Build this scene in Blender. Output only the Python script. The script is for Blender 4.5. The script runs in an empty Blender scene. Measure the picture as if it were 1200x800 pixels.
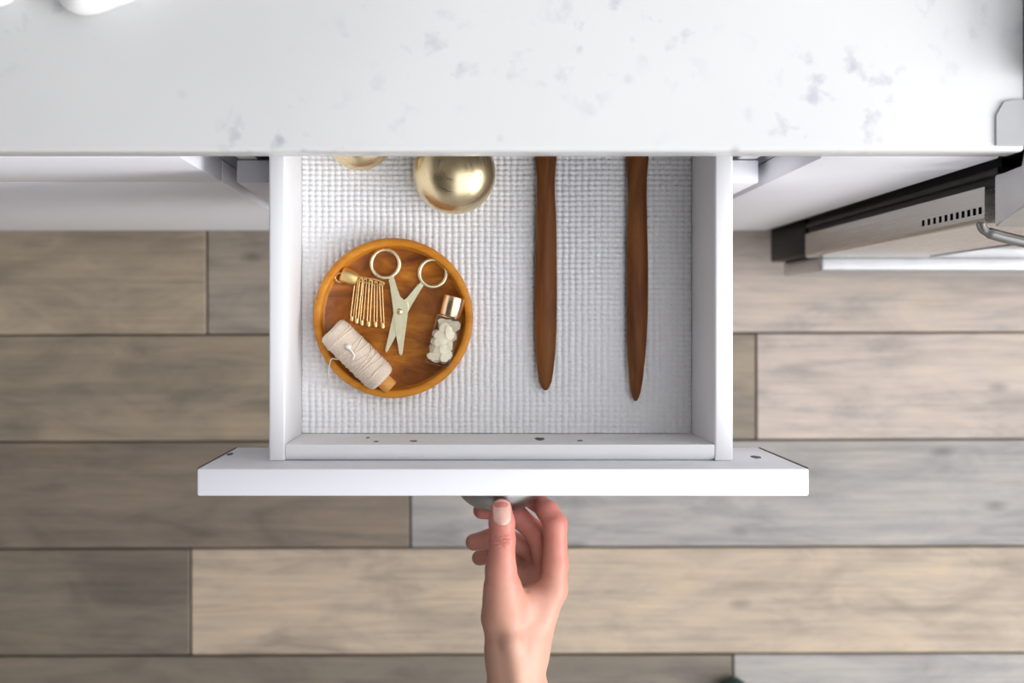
import bpy, bmesh, math, random
import numpy as np
from mathutils import Vector, Matrix, Quaternion

S = bpy.context.scene
COL = S.collection
PI = math.pi

# ------------------------------------------------------------------ camera
CAM_H = 1.872                      # metres above the floor, looking straight down
FPX, PU, PV = 1570.0, 545.0, 380.0 # focal length and foot point of the camera on the 1200x800 frame
cam_d = bpy.data.cameras.new('camera')
cam = bpy.data.objects.new('camera', cam_d); COL.objects.link(cam)
cam.location = (0, 0, CAM_H); cam.rotation_euler = (0, 0, 0)
cam_d.sensor_fit = 'HORIZONTAL'; cam_d.sensor_width = 36.0
cam_d.lens = 36.0 * FPX / 1200.0
cam_d.shift_x = (600 - PU) / 1200.0
cam_d.shift_y = -(400 - PV) / 1200.0
cam_d.clip_start = 0.02
cam_d.dof.use_dof = True
cam_d.dof.focus_distance = 1.10
cam_d.dof.aperture_fstop = 5.6
S.camera = cam

# ------------------------------------------------------------------ world, lights, exposure
W = bpy.data.worlds.new('world'); S.world = W; W.use_nodes = True
bg = W.node_tree.nodes['Background']
bg.inputs['Color'].default_value = (0.93, 0.95, 1.0, 1)
bg.inputs['Strength'].default_value = 2.1

def area(name, loc, target, sx, sy, power, col):
    l = bpy.data.lights.new(name, 'AREA'); l.shape = 'RECTANGLE'; l.size = sx; l.size_y = sy
    l.energy = power; l.color = col
    o = bpy.data.objects.new(name, l); COL.objects.link(o)
    o.location = loc
    d = Vector(target) - Vector(loc)
    o.rotation_euler = d.to_track_quat('-Z', 'Y').to_euler()
    return o
WIN_Y, WIN_Z, WIN_X = -1.05, 1.85, 2.30
area('window_daylight', (WIN_X - 0.03, WIN_Y, WIN_Z), (0.0, WIN_Y, WIN_Z), 2.4, 1.1, 72.0, (1.0, 0.99, 0.98))

vs = S.view_settings
S.display_settings.display_device = 'sRGB'
vs.view_transform = 'Standard'; vs.look = 'None'; vs.gamma = 1.0; vs.use_curve_mapping = False
vs.exposure = 0.14

# ------------------------------------------------------------------ helpers
def k_at(z): return FPX / (CAM_H - z)
def P(u, v, z):
    k = k_at(z)
    return Vector(((u - PU) / k, (PV - v) / k, z))

def tag(o, label=None, cat=None, group=None, kind=None):
    if label: o['label'] = label
    if cat: o['category'] = cat
    if group: o['group'] = group
    if kind: o['kind'] = kind
    return o

def thing(name, label, cat, loc=(0, 0, 0), group=None, kind=None):
    o = bpy.data.objects.new(name, None); COL.objects.link(o)
    o.empty_display_size = 0.02
    o.location = loc
    return tag(o, label, cat, group, kind)

def wloc(o):
    v = Vector((0, 0, 0))
    while o is not None:
        v += Vector(o.location); o = o.parent
    return v

def obj(name, bm, mat, parent=None, smooth=False, origin=None, sharp=None):
    """link a bmesh given in world coordinates as one mesh object"""
    if isinstance(bm, bpy.types.Mesh):
        me = bm
        me.name = name
    else:
        bmesh.ops.recalc_face_normals(bm, faces=bm.faces)
        me = bpy.data.meshes.new(name); bm.to_mesh(me); bm.free()
    o = bpy.data.objects.new(name, me); COL.objects.link(o)
    off = wloc(parent) if parent is not None else Vector((0, 0, 0))
    if origin is not None: loc = Vector(origin) - off
    elif parent is None:
        xs = [v.co for v in me.vertices]
        lo = Vector((min(c.x for c in xs), min(c.y for c in xs), min(c.z for c in xs)))
        hi = Vector((max(c.x for c in xs), max(c.y for c in xs), max(c.z for c in xs)))
        loc = Vector(((lo.x + hi.x) / 2, (lo.y + hi.y) / 2, lo.z))
    else: loc = Vector((0, 0, 0))
    me.transform(Matrix.Translation(-(loc + off)))
    o.location = loc
    if parent is not None: o.parent = parent
    if mat: me.materials.append(mat)
    if smooth:
        me.polygons.foreach_set('use_smooth', [True] * len(me.polygons))
        if sharp is not None:
            try: me.set_sharp_from_angle(angle=math.radians(sharp))
            except Exception: pass
    return o

def box(x0, x1, y0, y1, z0, z1, bev=0.0, seg=2, bm=None):
    b = bmesh.new()
    r = bmesh.ops.create_cube(b, size=1.0)
    for v in b.verts:
        v.co = Vector((x0 + (v.co.x + .5) * (x1 - x0), y0 + (v.co.y + .5) * (y1 - y0), z0 + (v.co.z + .5) * (z1 - z0)))
    if bev > 0:
        bmesh.ops.bevel(b, geom=list(b.edges), offset=bev, segments=seg, affect='EDGES', profile=0.5)
    if bm is None: return b
    return join(bm, b)

def join(dst, src):
    me = bpy.data.meshes.new('tmp'); src.to_mesh(me); src.free()
    dst.from_mesh(me); bpy.data.meshes.remove(me)
    return dst

def lathe(profile, seg=64, mat=None, close=True):
    """profile: list of (r, z); revolved about z"""
    b = bmesh.new(); rings = []
    for r, z in profile:
        if r < 1e-6: rings.append([b.verts.new((0, 0, z))])
        else: rings.append([b.verts.new((r * math.cos(2 * PI * i / seg), r * math.sin(2 * PI * i / seg), z)) for i in range(seg)])
    for a, c in zip(rings[:-1], rings[1:]):
        if len(a) == 1 and len(c) == 1: continue
        for i in range(seg):
            j = (i + 1) % seg
            if len(a) == 1: b.faces.new((a[0], c[j], c[i]))
            elif len(c) == 1: b.faces.new((a[i], a[j], c[0]))
            else: b.faces.new((a[i], a[j], c[j], c[i]))
    if mat is not None: bmesh.ops.transform(b, matrix=mat, verts=b.verts)
    return b

def axis_matrix(origin, direction, up=Vector((0, 0, 1))):
    """maps local z to direction, placed at origin"""
    z = Vector(direction).normalized()
    x = up.cross(z)
    if x.length < 1e-5: x = Vector((1, 0, 0))
    x.normalize(); y = z.cross(x)
    return Matrix.Translation(origin) @ Matrix((x, y, z)).transposed().to_4x4()

def tube(pts, r, seg=8, closed=False, bm=None, flat=None):
    b = bmesh.new() if bm is None else bm
    pts = [Vector(p) for p in pts]; n = len(pts); rings = []
    prev = None
    for i, p in enumerate(pts):
        if closed: t = pts[(i + 1) % n] - pts[i - 1]
        else: t = pts[min(i + 1, n - 1)] - pts[max(i - 1, 0)]
        t.normalize()
        up = Vector((0, 0, 1)) if abs(t.z) < .95 else Vector((0, 1, 0))
        x = up.cross(t).normalized(); y = t.cross(x)
        rr = r[i] if isinstance(r, (list, tuple)) else r
        f = 1.0 if flat is None else flat
        rings.append([b.verts.new(p + rr * (math.cos(2 * PI * k / seg) * x + f * math.sin(2 * PI * k / seg) * y)) for k in range(seg)])
    m = n if closed else n - 1
    for i in range(m):
        a, c = rings[i], rings[(i + 1) % n]
        for k in range(seg):
            j = (k + 1) % seg
            b.faces.new((a[k], a[j], c[j], c[k]))
    if not closed:
        b.faces.new(rings[0][::-1]); b.faces.new(rings[-1])
    return b

def prism(poly, z0, z1, bev=0.0):
    """poly: list of (x, y) in world units"""
    b = bmesh.new()
    lo = [b.verts.new((x, y, z0)) for x, y in poly]
    hi = [b.verts.new((x, y, z1)) for x, y in poly]
    n = len(poly)
    b.faces.new(lo[::-1]); top = b.faces.new(hi)
    for i in range(n):
        j = (i + 1) % n
        b.faces.new((lo[i], lo[j], hi[j], hi[i]))
    if bev > 0:
        bmesh.ops.bevel(b, geom=list(top.edges), offset=bev, segments=2, affect='EDGES', profile=.5)
    return b

def smooth_path(pts, n=8):
    """Catmull-Rom through the points"""
    pts = [Vector(p) for p in pts]; out = []
    for i in range(len(pts) - 1):
        p0 = pts[max(i - 1, 0)]; p1 = pts[i]; p2 = pts[i + 1]; p3 = pts[min(i + 2, len(pts) - 1)]
        for k in range(n):
            t = k / n
            out.append(.5 * ((2 * p1) + (p2 - p0) * t + (2 * p0 - 5 * p1 + 4 * p2 - p3) * t * t + (3 * p1 - p0 - 3 * p2 + p3) * t ** 3))
    out.append(pts[-1]); return out

# ------------------------------------------------------------------ materials
def new_mat(name):
    m = bpy.data.materials.new(name); m.use_nodes = True
    nt = m.node_tree; bs = nt.nodes['Principled BSDF']
    return m, nt, bs, nt.nodes.new, nt.links.new

def bump(nt, bs, height_socket, strength, dist):
    b = nt.nodes.new('ShaderNodeBump'); b.inputs['Strength'].default_value = strength; b.inputs['Distance'].default_value = dist
    nt.links.new(height_socket, b.inputs['Height']); nt.links.new(b.outputs['Normal'], bs.inputs['Normal'])

def noise(nt, scale, detail=4, rough=.55, vec=None, dist=0.0):
    n = nt.nodes.new('ShaderNodeTexNoise'); n.inputs['Scale'].default_value = scale; n.inputs['Detail'].default_value = detail
    n.inputs['Roughness'].default_value = rough; n.inputs['Distortion'].default_value = dist
    if vec is not None: nt.links.new(vec, n.inputs['Vector'])
    return n

def coords(nt, scale=(1, 1, 1), rot=(0, 0, 0), rand=False):
    tc = nt.nodes.new('ShaderNodeTexCoord'); mp = nt.nodes.new('ShaderNodeMapping')
    mp.inputs['Scale'].default_value = scale; mp.inputs['Rotation'].default_value = rot
    nt.links.new(tc.outputs['Object'], mp.inputs['Vector'])
    if rand:
        oi = nt.nodes.new('ShaderNodeObjectInfo'); vm = nt.nodes.new('ShaderNodeVectorMath'); vm.operation = 'SCALE'
        vm.inputs[0].default_value = (13.7, 7.1, 3.3); nt.links.new(oi.outputs['Random'], vm.inputs['Scale'])
        nt.links.new(vm.outputs['Vector'], mp.inputs['Location'])
    return mp.outputs['Vector']

def ramp(nt, fac, stops):
    r = nt.nodes.new('ShaderNodeValToRGB')
    el = r.color_ramp.elements
    while len(el) < len(stops): el.new(.5)
    for e, (p, c) in zip(el, stops):
        e.position = p; e.color = (*c, 1) if len(c) == 3 else c
    nt.links.new(fac, r.inputs['Fac']); return r

def mix(nt, fac, a, b, mode='MIX'):
    m = nt.nodes.new('ShaderNodeMix'); m.data_type = 'RGBA'; m.blend_type = mode
    def put(s, v):
        if isinstance(v, (tuple, list)): s.default_value = (*v, 1) if len(v) == 3 else v
        elif isinstance(v, (int, float)): s.default_value = v
        else: nt.links.new(v, s)
    put(m.inputs['Factor'], fac); put(m.inputs['A'], a); put(m.inputs['B'], b)
    return m.outputs['Result']

def plain(name, col, rough=.5, metal=0.0, nscale=0, namp=0.0, bscale=0, bstr=0.0, bdist=.0005, spec=None):
    m, nt, bs, N, L = new_mat(name)
    bs.inputs['Roughness'].default_value = rough; bs.inputs['Metallic'].default_value = metal
    bs.inputs['Base Color'].default_value = (*col, 1)
    if spec is not None: bs.inputs['Specular IOR Level'].default_value = spec
    v = coords(nt)
    if nscale:
        n = noise(nt, nscale, 4, .6, v)
        r = ramp(nt, n.outputs['Fac'], [(.3, tuple(c * (1 - namp) for c in col)), (.7, tuple(min(1, c * (1 + namp)) for c in col))])
        L(r.outputs['Color'], bs.inputs['Base Color'])
    if bscale:
        n2 = noise(nt, bscale, 3, .5, v); bump(nt, bs, n2.outputs['Fac'], bstr, bdist)
    return m

M = {}
M['lacquer'] = plain('white_lacquer', (.79, .79, .835), .5, 0, 3, .012, 60, .05, .0004)
M['drawer_white'] = plain('painted_drawer_white', (.83, .83, .845), .5, 0, 6, .012, 90, .06, .0004)
M['dark_gap'] = plain('dark_cabinet_inside', (.10, .095, .09), .7, 0, 9, .1)
M['black_enamel'] = plain('black_enamel', (.010, .010, .011), .5, 0, 20, .2, spec=.18)
M['gasket'] = plain('grey_gasket', (.03, .029, .028), .6, 0, 40, .2, spec=.25)
M['grey_trim'] = plain('grey_trim', (.40, .40, .405), .5, 0, 40, .03)
M['iron'] = plain('cast_iron', (.02, .02, .02), .55, 0, 40, .2, 300, .3)
M['nickel'] = plain('brushed_nickel', (.36, .355, .35), .3, 1.0, 60, .06, 500, .05, .0002)
M['scuff'] = plain('scuff_grey', (.10, .10, .10), .8, 0, 800, .5)
M['wall_paint'] = plain('wall_paint', (.66, .655, .65), .8, 0, 4, .02, 120, .08)
M['bounce_absorber'] = plain('dark_bounce_absorber', (.16, .155, .15), .8, 0, 4, .02, 120, .08)  # kept dark so the unseen left side and overhead slab bounce little light
M['ceramic'] = plain('white_ceramic', (.90, .90, .89), .2, 0, 5, .01)
M['dark_edge'] = plain('dark_edge_banding', (.12, .10, .085), .6, 0, 200, .3)
M['cloth'] = plain('sleeve_cloth', (.05, .055, .07), .9, 0, 30, .2, 400, .3)
M['shoe'] = plain('dark_green_leather', (.008, .05, .045), .45, 0, 60, .3, 200, .2)
M['sole'] = plain('rubber_sole', (.02, .02, .02), .8, 0, 60, .2)

def stainless():
    m, nt, bs, N, L = new_mat('brushed_stainless')
    bs.inputs['Metallic'].default_value = 1.0
    v = coords(nt, (300, 300, 3))
    n = noise(nt, 1.5, 4, .6, v)
    r = ramp(nt, n.outputs['Fac'], [(.3, (.50, .475, .445)), (.7, (.54, .515, .485))])
    L(r.outputs['Color'], bs.inputs['Base Color'])
    rr = ramp(nt, n.outputs['Fac'], [(.3, (.2, .2, .2)), (.7, (.3, .3, .3))])
    L(rr.outputs['Color'], bs.inputs['Roughness'])
    return m
M['steel'] = stainless()
M['steel_dark'] = plain('dark_satin_steel', (.26, .255, .25), .45, 1.0, 30, .05)
M['steel_satin'] = plain('satin_steel', (.60, .60, .61), .42, 1.0, 30, .05)

def brass(name, col, rough, brushed=True):
    m, nt, bs, N, L = new_mat(name)
    bs.inputs['Metallic'].default_value = 1.0
    v = coords(nt, (40, 40, 1200) if brushed else (300, 300, 300))
    n = noise(nt, 1.0, 4, .65, v)
    r = ramp(nt, n.outputs['Fac'], [(.3, tuple(c * .94 for c in col)), (.7, col)])
    L(r.outputs['Color'], bs.inputs['Base Color'])
    rr = ramp(nt, n.outputs['Fac'], [(.25, (rough * .8,) * 3), (.75, (rough * 1.25,) * 3)])
    L(rr.outputs['Color'], bs.inputs['Roughness'])
    if brushed: bump(nt, bs, n.outputs['Fac'], .012, .0001)
    return m
M['brass'] = brass('brushed_brass', (.78, .64, .40), .29)
M['pin_gold'] = brass('gold_wire', (1.0, .74, .36), .4, False)
M['pin_cap'] = brass('matte_gold_cap', (.90, .66, .28), .42, False)
M['pale_gold'] = brass('pale_gold', (.95, .88, .60), .36, False)
M['cap_gold'] = brass('rose_gold_cap', (.92, .66, .42), .22, False)

def counter_mat():
    m, nt, bs, N, L = new_mat('speckled_quartz')
    v = coords(nt)
    base = noise(nt, 5, 3, .5, v)
    b = ramp(nt, base.outputs['Fac'], [(.35, (.575, .575, .575)), (.65, (.605, .605, .60))])
    cl = noise(nt, 7.5, 2, .5, v)                       # where clusters of specks gather
    sp = noise(nt, 55, 3, .55, v)
    c1 = ramp(nt, cl.outputs['Fac'], [(.46, (0, 0, 0)), (.66, (1, 1, 1))])
    s1 = ramp(nt, sp.outputs['Fac'], [(.56, (0, 0, 0)), (.72, (1, 1, 1))])
    mm = N('ShaderNodeMath'); mm.operation = 'MULTIPLY'
    L(c1.outputs['Color'], mm.inputs[0]); L(s1.outputs['Color'], mm.inputs[1])
    c = mix(nt, mm.outputs[0], b.outputs['Color'], (.36, .38, .44))
    vo = N('ShaderNodeTexVoronoi'); vo.inputs['Scale'].default_value = 26; L(v, vo.inputs['Vector'])
    d = ramp(nt, vo.outputs['Distance'], [(.04, (1, 1, 1)), (.13, (0, 0, 0))])
    cl2 = noise(nt, 9, 2, .5, v)
    c2 = ramp(nt, cl2.outputs['Fac'], [(.50, (0, 0, 0)), (.64, (1, 1, 1))])
    m2 = N('ShaderNodeMath'); m2.operation = 'MULTIPLY'
    L(d.outputs['Color'], m2.inputs[0]); L(c2.outputs['Color'], m2.inputs[1])
    m3 = N('ShaderNodeMath'); m3.operation = 'MULTIPLY'; m3.inputs[1].default_value = .45
    L(m2.outputs[0], m3.inputs[0])
    c = mix(nt, m3.outputs[0], c, (.22, .23, .27))
    L(c, bs.inputs['Base Color'])
    bs.inputs['Roughness'].default_value = .28
    return m
M['quartz'] = counter_mat()

def plank_mat():
    m, nt, bs, N, L = new_mat('weathered_plank')
    oi = N('ShaderNodeObjectInfo')
    v = coords(nt, (3.2, 22, 22), rand=True)
    g = noise(nt, 1.6, 8, .62, v, 1.0)
    v2 = coords(nt, (5, 11, 11), rand=True)
    blot = noise(nt, 1.3, 5, .6, v2, .8)
    v3 = coords(nt, (2.2, 70, 70), rand=True)
    fine = noise(nt, 2.0, 5, .7, v3)
    g1 = ramp(nt, g.outputs['Fac'], [(.28, (.74, .74, .74)), (.5, (1, 1, 1)), (.75, (1.16, 1.13, 1.08))])
    b1 = ramp(nt, blot.outputs['Fac'], [(.30, (.72, .72, .73)), (.52, (1, 1, 1)), (.74, (1.18, 1.13, 1.04))])
    f1 = ramp(nt, fine.outputs['Fac'], [(.3, (.86, .86, .86)), (.6, (1.05, 1.05, 1.05))])
    c = mix(nt, 1.0, oi.outputs['Color'], g1.outputs['Color'], 'MULTIPLY')
    c = mix(nt, 1.0, c, b1.outputs['Color'], 'MULTIPLY')
    c = mix(nt, 1.0, c, f1.outputs['Color'], 'MULTIPLY')
    vk = coords(nt, (5.5, 12, 12), rand=True)
    vo = N('ShaderNodeTexVoronoi'); vo.inputs['Scale'].default_value = 1.1; L(vk, vo.inputs['Vector'])
    kn = ramp(nt, vo.outputs['Distance'], [(.03, (1, 1, 1)), (.13, (0, 0, 0))])
    mk = N('ShaderNodeMath'); mk.operation = 'MULTIPLY'; mk.inputs[1].default_value = .55; L(kn.outputs['Color'], mk.inputs[0])
    c = mix(nt, mk.outputs[0], c, (.09, .08, .07))
    L(c, bs.inputs['Base Color']); bs.inputs['Roughness'].default_value = .5
    bump(nt, bs, fine.outputs['Fac'], .15, .0008)
    return m
M['plank'] = plank_mat()
M['grout'] = plain('dark_joint', (.10, .09, .08), .9, 0, 40, .2)

def wood(name, cols, along, rough=.35, scale=1.0, coat=0.0, facets=0.0):
    m, nt, bs, N, L = new_mat(name)
    sc = {'x': (12, 120, 120), 'y': (120, 12, 120), 'd': (26, 60, 60)}[along]
    v = coords(nt, tuple(s * scale for s in sc), rot=(0, 0, .5 if along == 'd' else 0), rand=True)
    n = noise(nt, 1.0, 6, .6, v, 1.2)
    r = ramp(nt, n.outputs['Fac'], [(.28, cols[0]), (.5, cols[1]), (.72, cols[2])])
    L(r.outputs['Color'], bs.inputs['Base Color'])
    bs.inputs['Roughness'].default_value = rough; bs.inputs['Specular IOR Level'].default_value = .3
    bs.inputs['Coat Weight'].default_value = coat; bs.inputs['Coat Roughness'].default_value = .15
    if facets:
        vv = coords(nt, (1, 1, 1)); vo = N('ShaderNodeTexVoronoi'); vo.feature = 'SMOOTH_F1'; vo.inputs['Scale'].default_value = 55
        L(vv, vo.inputs['Vector']); bump(nt, bs, vo.outputs['Distance'], facets, .004)
    else: bump(nt, bs, n.outputs['Fac'], .08, .0005)
    return m
M['tray_wood'] = wood('varnished_acacia', [(.085, .02, .0015), (.34, .10, .005), (.70, .26, .016)], 'd', .36, .55, .2)
M['tray_rim'] = wood('varnished_acacia_rim', [(.50, .165, .010), (.64, .24, .02), (.72, .30, .03)], 'd', .45, 1.0, 0)
M['utensil'] = wood('oiled_teak', [(.085, .022, .003), (.165, .05, .007), (.25, .085, .014)], 'y', .55, .7, 0)
M['core_wood'] = wood('spool_core_wood', [(.58, .23, .05), (.70, .32, .08), (.78, .40, .12)], 'd', .5, 1.5)

def liner_mat():
    m, nt, bs, N, L = new_mat('ribbed_vinyl_liner')
    v = coords(nt); n = noise(nt, 500, 3, .6, v)
    r = ramp(nt, n.outputs['Fac'], [(.3, (.91, .91, .915)), (.7, (.94, .94, .945))])
    L(r.outputs['Color'], bs.inputs['Base Color']); bs.inputs['Roughness'].default_value = .5
    return m
M['liner'] = liner_mat()
M['liner_base'] = plain('liner_backing', (.28, .28, .30), .8, 0, 300, .1)

def twine_mat():
    m, nt, bs, N, L = new_mat('linen_twine')
    v = coords(nt); n = noise(nt, 900, 4, .7, v); n2 = noise(nt, 90, 3, .5, v)
    r = ramp(nt, n.outputs['Fac'], [(.25, (.62, .47, .36)), (.55, (.84, .71, .58)), (.8, (.92, .80, .68))])
    L(r.outputs['Color'], bs.inputs['Base Color']); bs.inputs['Roughness'].default_value = .85
    bump(nt, bs, n.outputs['Fac'], .3, .0004)
    return m
M['twine'] = twine_mat()
M['thread'] = plain('white_thread', (.86, .84, .80), .7, 0, 400, .05)

def glass_mat():
    m, nt, bs, N, L = new_mat('clear_bottle_glass')          # thin walled: straight-through plus a Fresnel reflection
    tr = N('ShaderNodeBsdfTransparent'); tr.inputs['Color'].default_value = (1.0, .996, .99, 1)
    gl = N('ShaderNodeBsdfGlossy'); gl.inputs['Roughness'].default_value = .04
    lw = N('ShaderNodeLayerWeight'); lw.inputs['Blend'].default_value = .5
    fr = N('ShaderNodeMapRange'); L(lw.outputs['Facing'], fr.inputs['Value'])
    fr.inputs['From Min'].default_value = .12; fr.inputs['To Min'].default_value = .035; fr.inputs['To Max'].default_value = .8
    mx = N('ShaderNodeMixShader'); L(fr.outputs['Result'], mx.inputs['Fac']); L(tr.outputs[0], mx.inputs[1]); L(gl.outputs[0], mx.inputs[2])
    L(mx.outputs[0], nt.nodes['Material Output'].inputs['Surface'])
    return m
M['glass'] = glass_mat()
M['oven_glass'] = plain('oven_window_glass', (.015, .015, .016), .06, 0, 20, .1)
M['chip'] = plain('pearly_chip', (.98, .88, .68), .3, 0, 160, .10)

def skin_mat():
    m, nt, bs, N, L = new_mat('skin')
    tc = N('ShaderNodeTexCoord'); sep = N('ShaderNodeSeparateXYZ'); L(tc.outputs['Object'], sep.inputs[0])
    mr = N('ShaderNodeMapRange'); L(sep.outputs['Y'], mr.inputs['Value'])
    mr.inputs['From Min'].default_value = -.27; mr.inputs['From Max'].default_value = -.15
    n = noise(nt, 45, 4, .6, tc.outputs['Object']); n2 = noise(nt, 700, 3, .6, tc.outputs['Object'])
    ad = N('ShaderNodeMath'); ad.operation = 'MULTIPLY_ADD'; L(n.outputs['Fac'], ad.inputs[0]); ad.inputs[1].default_value = .7; 
    sb = N('ShaderNodeMath'); sb.operation = 'SUBTRACT'; L(mr.outputs['Result'], sb.inputs[0]); sb.inputs[1].default_value = .35
    L(sb.outputs[0], ad.inputs[2])
    r = ramp(nt, ad.outputs[0], [(.05, (.56, .315, .225)), (.45, (.54, .255, .185)), (.95, (.50, .175, .135))])
    L(r.outputs['Color'], bs.inputs['Base Color'])
    bs.inputs['Roughness'].default_value = .48
    bs.inputs['Subsurface Weight'].default_value = .06; bs.inputs['Subsurface Radius'].default_value = (1, .35, .2)
    bs.inputs['Subsurface Scale'].default_value = .004
    bump(nt, bs, n2.outputs['Fac'], .12, .0004)
    return m
M['skin'] = skin_mat()
M['nail'] = plain('fingernail', (.66, .38, .31), .25, 0, 150, .06)

# ------------------------------------------------------------------ room shell
rng = random.Random(5)
fl = obj('floor', box(-2.4, 2.3, -3.0, 0.80, -.05, -.010), M['grout']); tag(fl, kind='structure')
fl['label'] = 'floor of wide weathered grey and beige wood planks'
FLOOR_ROT = math.radians(.17)
def plank(x0, x1, y0, y1, col, dz):
    g = .0011
    b = box(x0 + g, x1 - g, y0 + g, y1 - g, -.012, dz, .0016, 1)
    bmesh.ops.rotate(b, cent=(0, 0, 0), matrix=Matrix.Rotation(FLOOR_ROT, 3, 'Z'), verts=b.verts)
    o = obj('plank', b, M['plank'], fl, origin=((x0 + x1) / 2, (y0 + y1) / 2, 0))
    o.color = (*col, 1)
BROWN, TAN, GREY, DGREY, BEIGE, LBEIGE = (.285, .235, .175), (.38, .315, .235), (.335, .315, .30), (.185, .155, .12), (.44, .355, .27), (.48, .41, .36)
KIN = [BROWN, TAN, GREY, DGREY, BEIGE, LBEIGE]
ROW0, PITCH = -.0131, .1494
known = {  # row index -> (joint x, colour on the low-x side, colour on the high-x side)
    -1: (-.361, TAN, (.33, .285, .235)), 0: (.4064, BROWN, LBEIGE), 1: (-.0775, (.205, .165, .128), GREY), 2: (-.385, DGREY, BEIGE), 3: (.373, DGREY, GREY)}
extra = {-1: .58}
for r in range(-6, 19):
    y1 = ROW0 - PITCH * r; y0 = y1 - PITCH
    if y1 - PITCH * .5 > .80: continue
    joints = []; cols = []
    if r in known:
        j, ca, cb = known[r]
        xs = [j - 1.35 - .2 * rng.random(), j, j + 1.3 + .2 * rng.random()]
        cs = [rng.choice(KIN), ca, cb, rng.choice(KIN)]
        if r == -1:
            xs = [j - 1.4, j, .16, 1.5]; cs = [rng.choice(KIN), ca, cb, LBEIGE, GREY]
    else:
        j = -2.4 + rng.uniform(.3, 1.3); xs = []
        while j < 2.3: xs.append(j); j += rng.uniform(1.0, 1.5)
        cs = [rng.choice(KIN) for _ in range(len(xs) + 1)]
    edges = [-2.4] + [x for x in xs if -2.4 < x < 2.3] + [2.3]
    cs = cs[-(len(edges) - 1):] if xs[0] <= -2.4 else cs
    for a, b_, c in zip(edges[:-1], edges[1:], cs):
        plank(a, b_, y0, y1, c, rng.uniform(-.0006, .0004))

wb = obj('wall_back', box(-2.4, 2.3, .80, .90, 0, 2.7), M['wall_paint']); tag(wb, kind='structure')
bw = box(2.3, 2.4, -3.0, .90, 0, WIN_Z - .60)
box(2.3, 2.4, -3.0, .90, WIN_Z + .60, 2.8, bm=bw)
box(2.3, 2.4, -3.0, WIN_Y - 1.35, WIN_Z - .60, WIN_Z + .60, bm=bw)
box(2.3, 2.4, WIN_Y + 1.35, .90, WIN_Z - .60, WIN_Z + .60, bm=bw)
wr = obj('wall_right', bw, M['wall_paint']); tag(wr, kind='structure')
wn = box(2.32, 2.37, WIN_Y - 1.35, WIN_Y + 1.35, WIN_Z - .60, WIN_Z - .55)
box(2.32, 2.37, WIN_Y - 1.35, WIN_Y + 1.35, WIN_Z + .55, WIN_Z + .60, bm=wn)
box(2.32, 2.37, WIN_Y - 1.35, WIN_Y - 1.30, WIN_Z - .55, WIN_Z + .55, bm=wn)
box(2.32, 2.37, WIN_Y + 1.30, WIN_Y + 1.35, WIN_Z - .55, WIN_Z + .55, bm=wn)
wf = obj('wall_front', box(-2.5, 2.4, -3.1, -3.0, 0, 2.7), M['wall_paint']); tag(wf, kind='structure')  # unseen, added so ambient light comes from above rather than the front
wl = obj('wall_left', box(-2.5, -2.4, -3.0, .90, 0, 2.7), M['bounce_absorber']); tag(wl, kind='structure')  # unseen, added and darkened to hold back light from this side
cl = box(-2.5, .10, -3.1, .90, 2.7, 2.8)  # unseen slab, shaped to block sky on the left and open on the right
box(.10, 2.4, -3.1, -2.8, 2.7, 2.8, bm=cl)
ce = obj('sky_blocking_ceiling', cl, M['bounce_absorber']); tag(ce, kind='structure')
w1 = obj('window_1', wn, M['lacquer']); tag(w1, kind='structure')

# ------------------------------------------------------------------ worktop
CT = .915; CTB = .885; CY = .1235
ct = obj('countertop', box(-2.0, .400, CY, .79, CTB, CT, .003, 3), M['quartz'], smooth=True, sharp=35)
tag(ct, 'white quartz countertop with scattered grey specks above the open drawer', 'countertop')

# ------------------------------------------------------------------ cabinet with the open drawer
FY = .124; FT = .020                      # closed fronts: face plane and thickness
def front(name, x0, x1, z0, z1, parent, mat=None, y=FY):
    return obj(name, box(x0, x1, y, y + FT, z0, z1, .0012, 2), mat or M['lacquer'], parent, smooth=True, sharp=35)

cab = thing('base_cabinet', 'white base cabinet with its top drawer pulled wide open', 'cabinet', (.0285, .46, 0))
cx0, cx1 = -.1985, .2555
CBY = FY + FT + .001
obj('side_panel', box(cx0, cx0 + .016, CBY, .78, .10, .884, .0005, 1), M['lacquer'], cab)
obj('side_panel', box(cx1 - .016, cx1, CBY, .78, .10, .884, .0005, 1), M['lacquer'], cab)
obj('back_panel', box(cx0 + .016, cx1 - .016, .77, .78, .10, .884), M['lacquer'], cab)
obj('bottom_panel', box(cx0 + .016, cx1 - .016, CBY, .77, .10, .116), M['lacquer'], cab)
#obj('rail', box(cx0 + .016, cx1 - .016, CBY, CBY + .018, .685, .700), M['lacquer'], cab)
obj('toe_kick', box(cx0, cx1, .20, .215, 0, .10), M['lacquer'], cab)
front('drawer_front', -.2000, .2570, .405, .6985, cab)
front('drawer_front', -.2000, .2570, .105, .4015, cab)

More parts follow.
